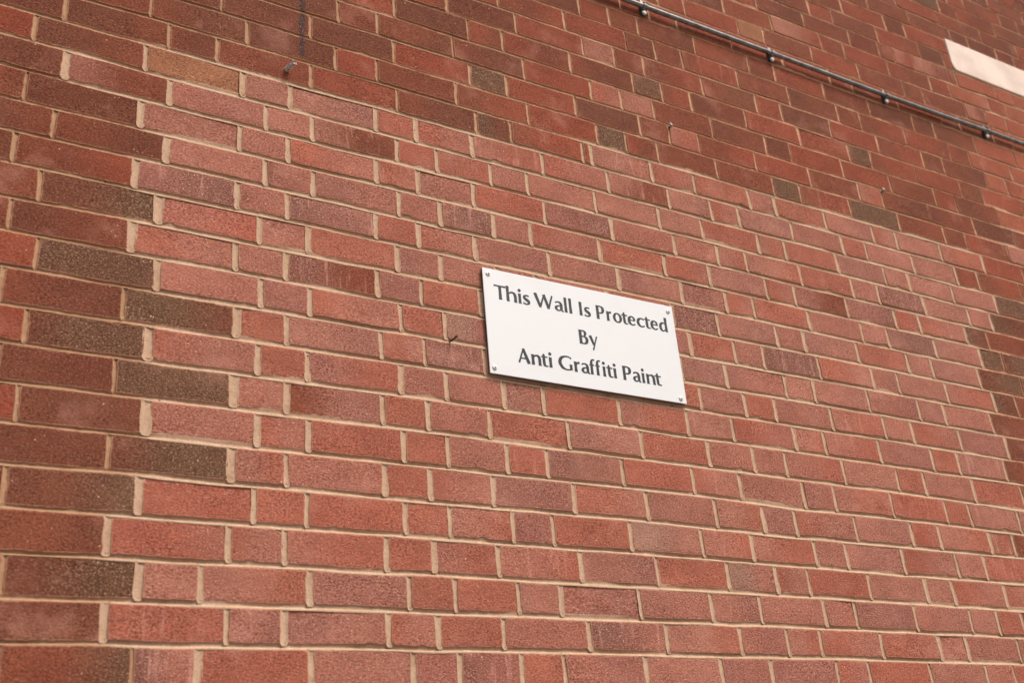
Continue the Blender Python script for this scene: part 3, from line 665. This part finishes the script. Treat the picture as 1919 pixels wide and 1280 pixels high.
# ------------------------------------------------------------------ bits left in the brickwork
a = W(-1488, 122, -2); b = W(-1479.5, 119, 26)
bm = bmesh.new(); seg = 14; d = (b - a).normalized(); ax = d.orthogonal().normalized(); ay = d.cross(ax)
outer, inner = .0066, .0050
rg = []
for (r, t) in ((outer, 0), (outer * 1.02, .33), (outer * .97, .66), (outer * 1.03, 1), (inner, 1), (inner, .35)):
    ring = []
    for j in range(seg):
        th = 2 * math.pi * j / seg; e = t
        if t == 1: e = 1 + .16 * math.sin(3 * th) + (.28 if j in (3, 4) else 0)
        ring.append(bm.verts.new(a + (b - a) * e + (ax * math.cos(th) + ay * math.sin(th)) * r * rng.uniform(.95, 1.05)))
    rg.append(ring)
for A, Bq in zip(rg, rg[1:]):
    for j in range(seg): bm.faces.new((A[j], A[(j + 1) % seg], Bq[(j + 1) % seg], Bq[j]))
bm.faces.new(rg[-1])
mt, nt_, B = new_mat('paint_spattered_metal', .8); g = G(nt_); pos = g.n('ShaderNodeTexCoord').outputs['Object']
g.l(g.mix(g.ramp(g.noise(pos, 260, 2, .6), .42, .47), (.07, .045, .04), (.66, .57, .53)), B.inputs['Base Color'])
o = link('anchor_sleeve', bm, mt, None, True)
o['label'] = 'broken metal anchor sleeve flecked with white paint, sticking out below the black drip'; o['category'] = 'wall anchor'
bm = bmesh.new(); a = W(-1085, 790, -3); b = W(-1082.5, 790.5, 31)
tube(bm, [a, a.lerp(b, .5) + Vector((.0006, 0, 0)), a.lerp(b, .92), b], [.0021, .0020, .0021, .0028], 10)
o = link('nail', bm, plain('rusted_nail', (.028, .016, .012), .75, .3, .3, 300), None, True)
o['label'] = 'thin dark rusty nail sticking out of the mortar joint left of the white sign'; o['category'] = 'nail'
hookm = plain('old_zinc', (.42, .40, .34), .5, .3, .25, 300)
for (u, v), lab in (((-289.3, -64), 'tiny metal cable pin in the mortar, nearer the sign and well below the conduit'), ((615.4, -66), 'tiny metal cable pin in the mortar at far right between conduit and repointed bricks')):
    root = thing('cable_pin', lab, 'cable pin', W(u, v, 0), 'metal cable pins in the bed joint')
    bm = bmesh.new(); tube(bm, [W(u, v + 2, -3), W(u, v, 5), W(u + .5, v - 3, 9)], [.0022, .0022, .0024], 8)
    o = link('shank', bm, rust, root, True); child_local(o)
    bm = bmesh.new(); tube(bm, [W(u - 2, v - 7, 8), W(u, v - 2, 10), W(u + .5, v + 5, 9)], [.0042, .0046, .0034], 10)
    o = link('head', bm, hookm, root, True); child_local(o)

# ------------------------------------------------------------------ ground
bm = bmesh.new(); s = 2500.0
n = 12
vs = [[bm.verts.new((-s + 2 * s * i / n, -s + 2 * s * j / n, 0)) for i in range(n + 1)] for j in range(n + 1)]
for j in range(n):
    for i in range(n): bm.faces.new((vs[j][i], vs[j][i + 1], vs[j + 1][i + 1], vs[j + 1][i]))
mt, nt_, B = new_mat('concrete_paving', .85); g = G(nt_); pos = g.n('ShaderNodeTexCoord').outputs['Object']
bt = g.n('ShaderNodeTexBrick'); bt.offset = .5; bt.inputs['Scale'].default_value = 1.0; bt.inputs['Brick Width'].default_value = .6; bt.inputs['Row Height'].default_value = .6; bt.inputs['Mortar Size'].default_value = .005
bt.inputs['Color1'].default_value = (.12, .113, .105, 1); bt.inputs['Color2'].default_value = (.10, .095, .09, 1); bt.inputs['Mortar'].default_value = (.04, .037, .034, 1)
g.l(pos, bt.inputs['Vector'])
g.l(g.mix(g.ramp(g.noise(pos, 3, 5, .65), .4, .75, 0, .5), bt.outputs['Color'], g.mix(1.0, bt.outputs['Color'], (.7, .69, .66), 'MULTIPLY')), B.inputs['Base Color'])
g.l(g.bump(g.noise(pos, 120, 3), .002, .5), B.inputs['Normal'])
o = link('ground', bm, mt); o['kind'] = 'structure'
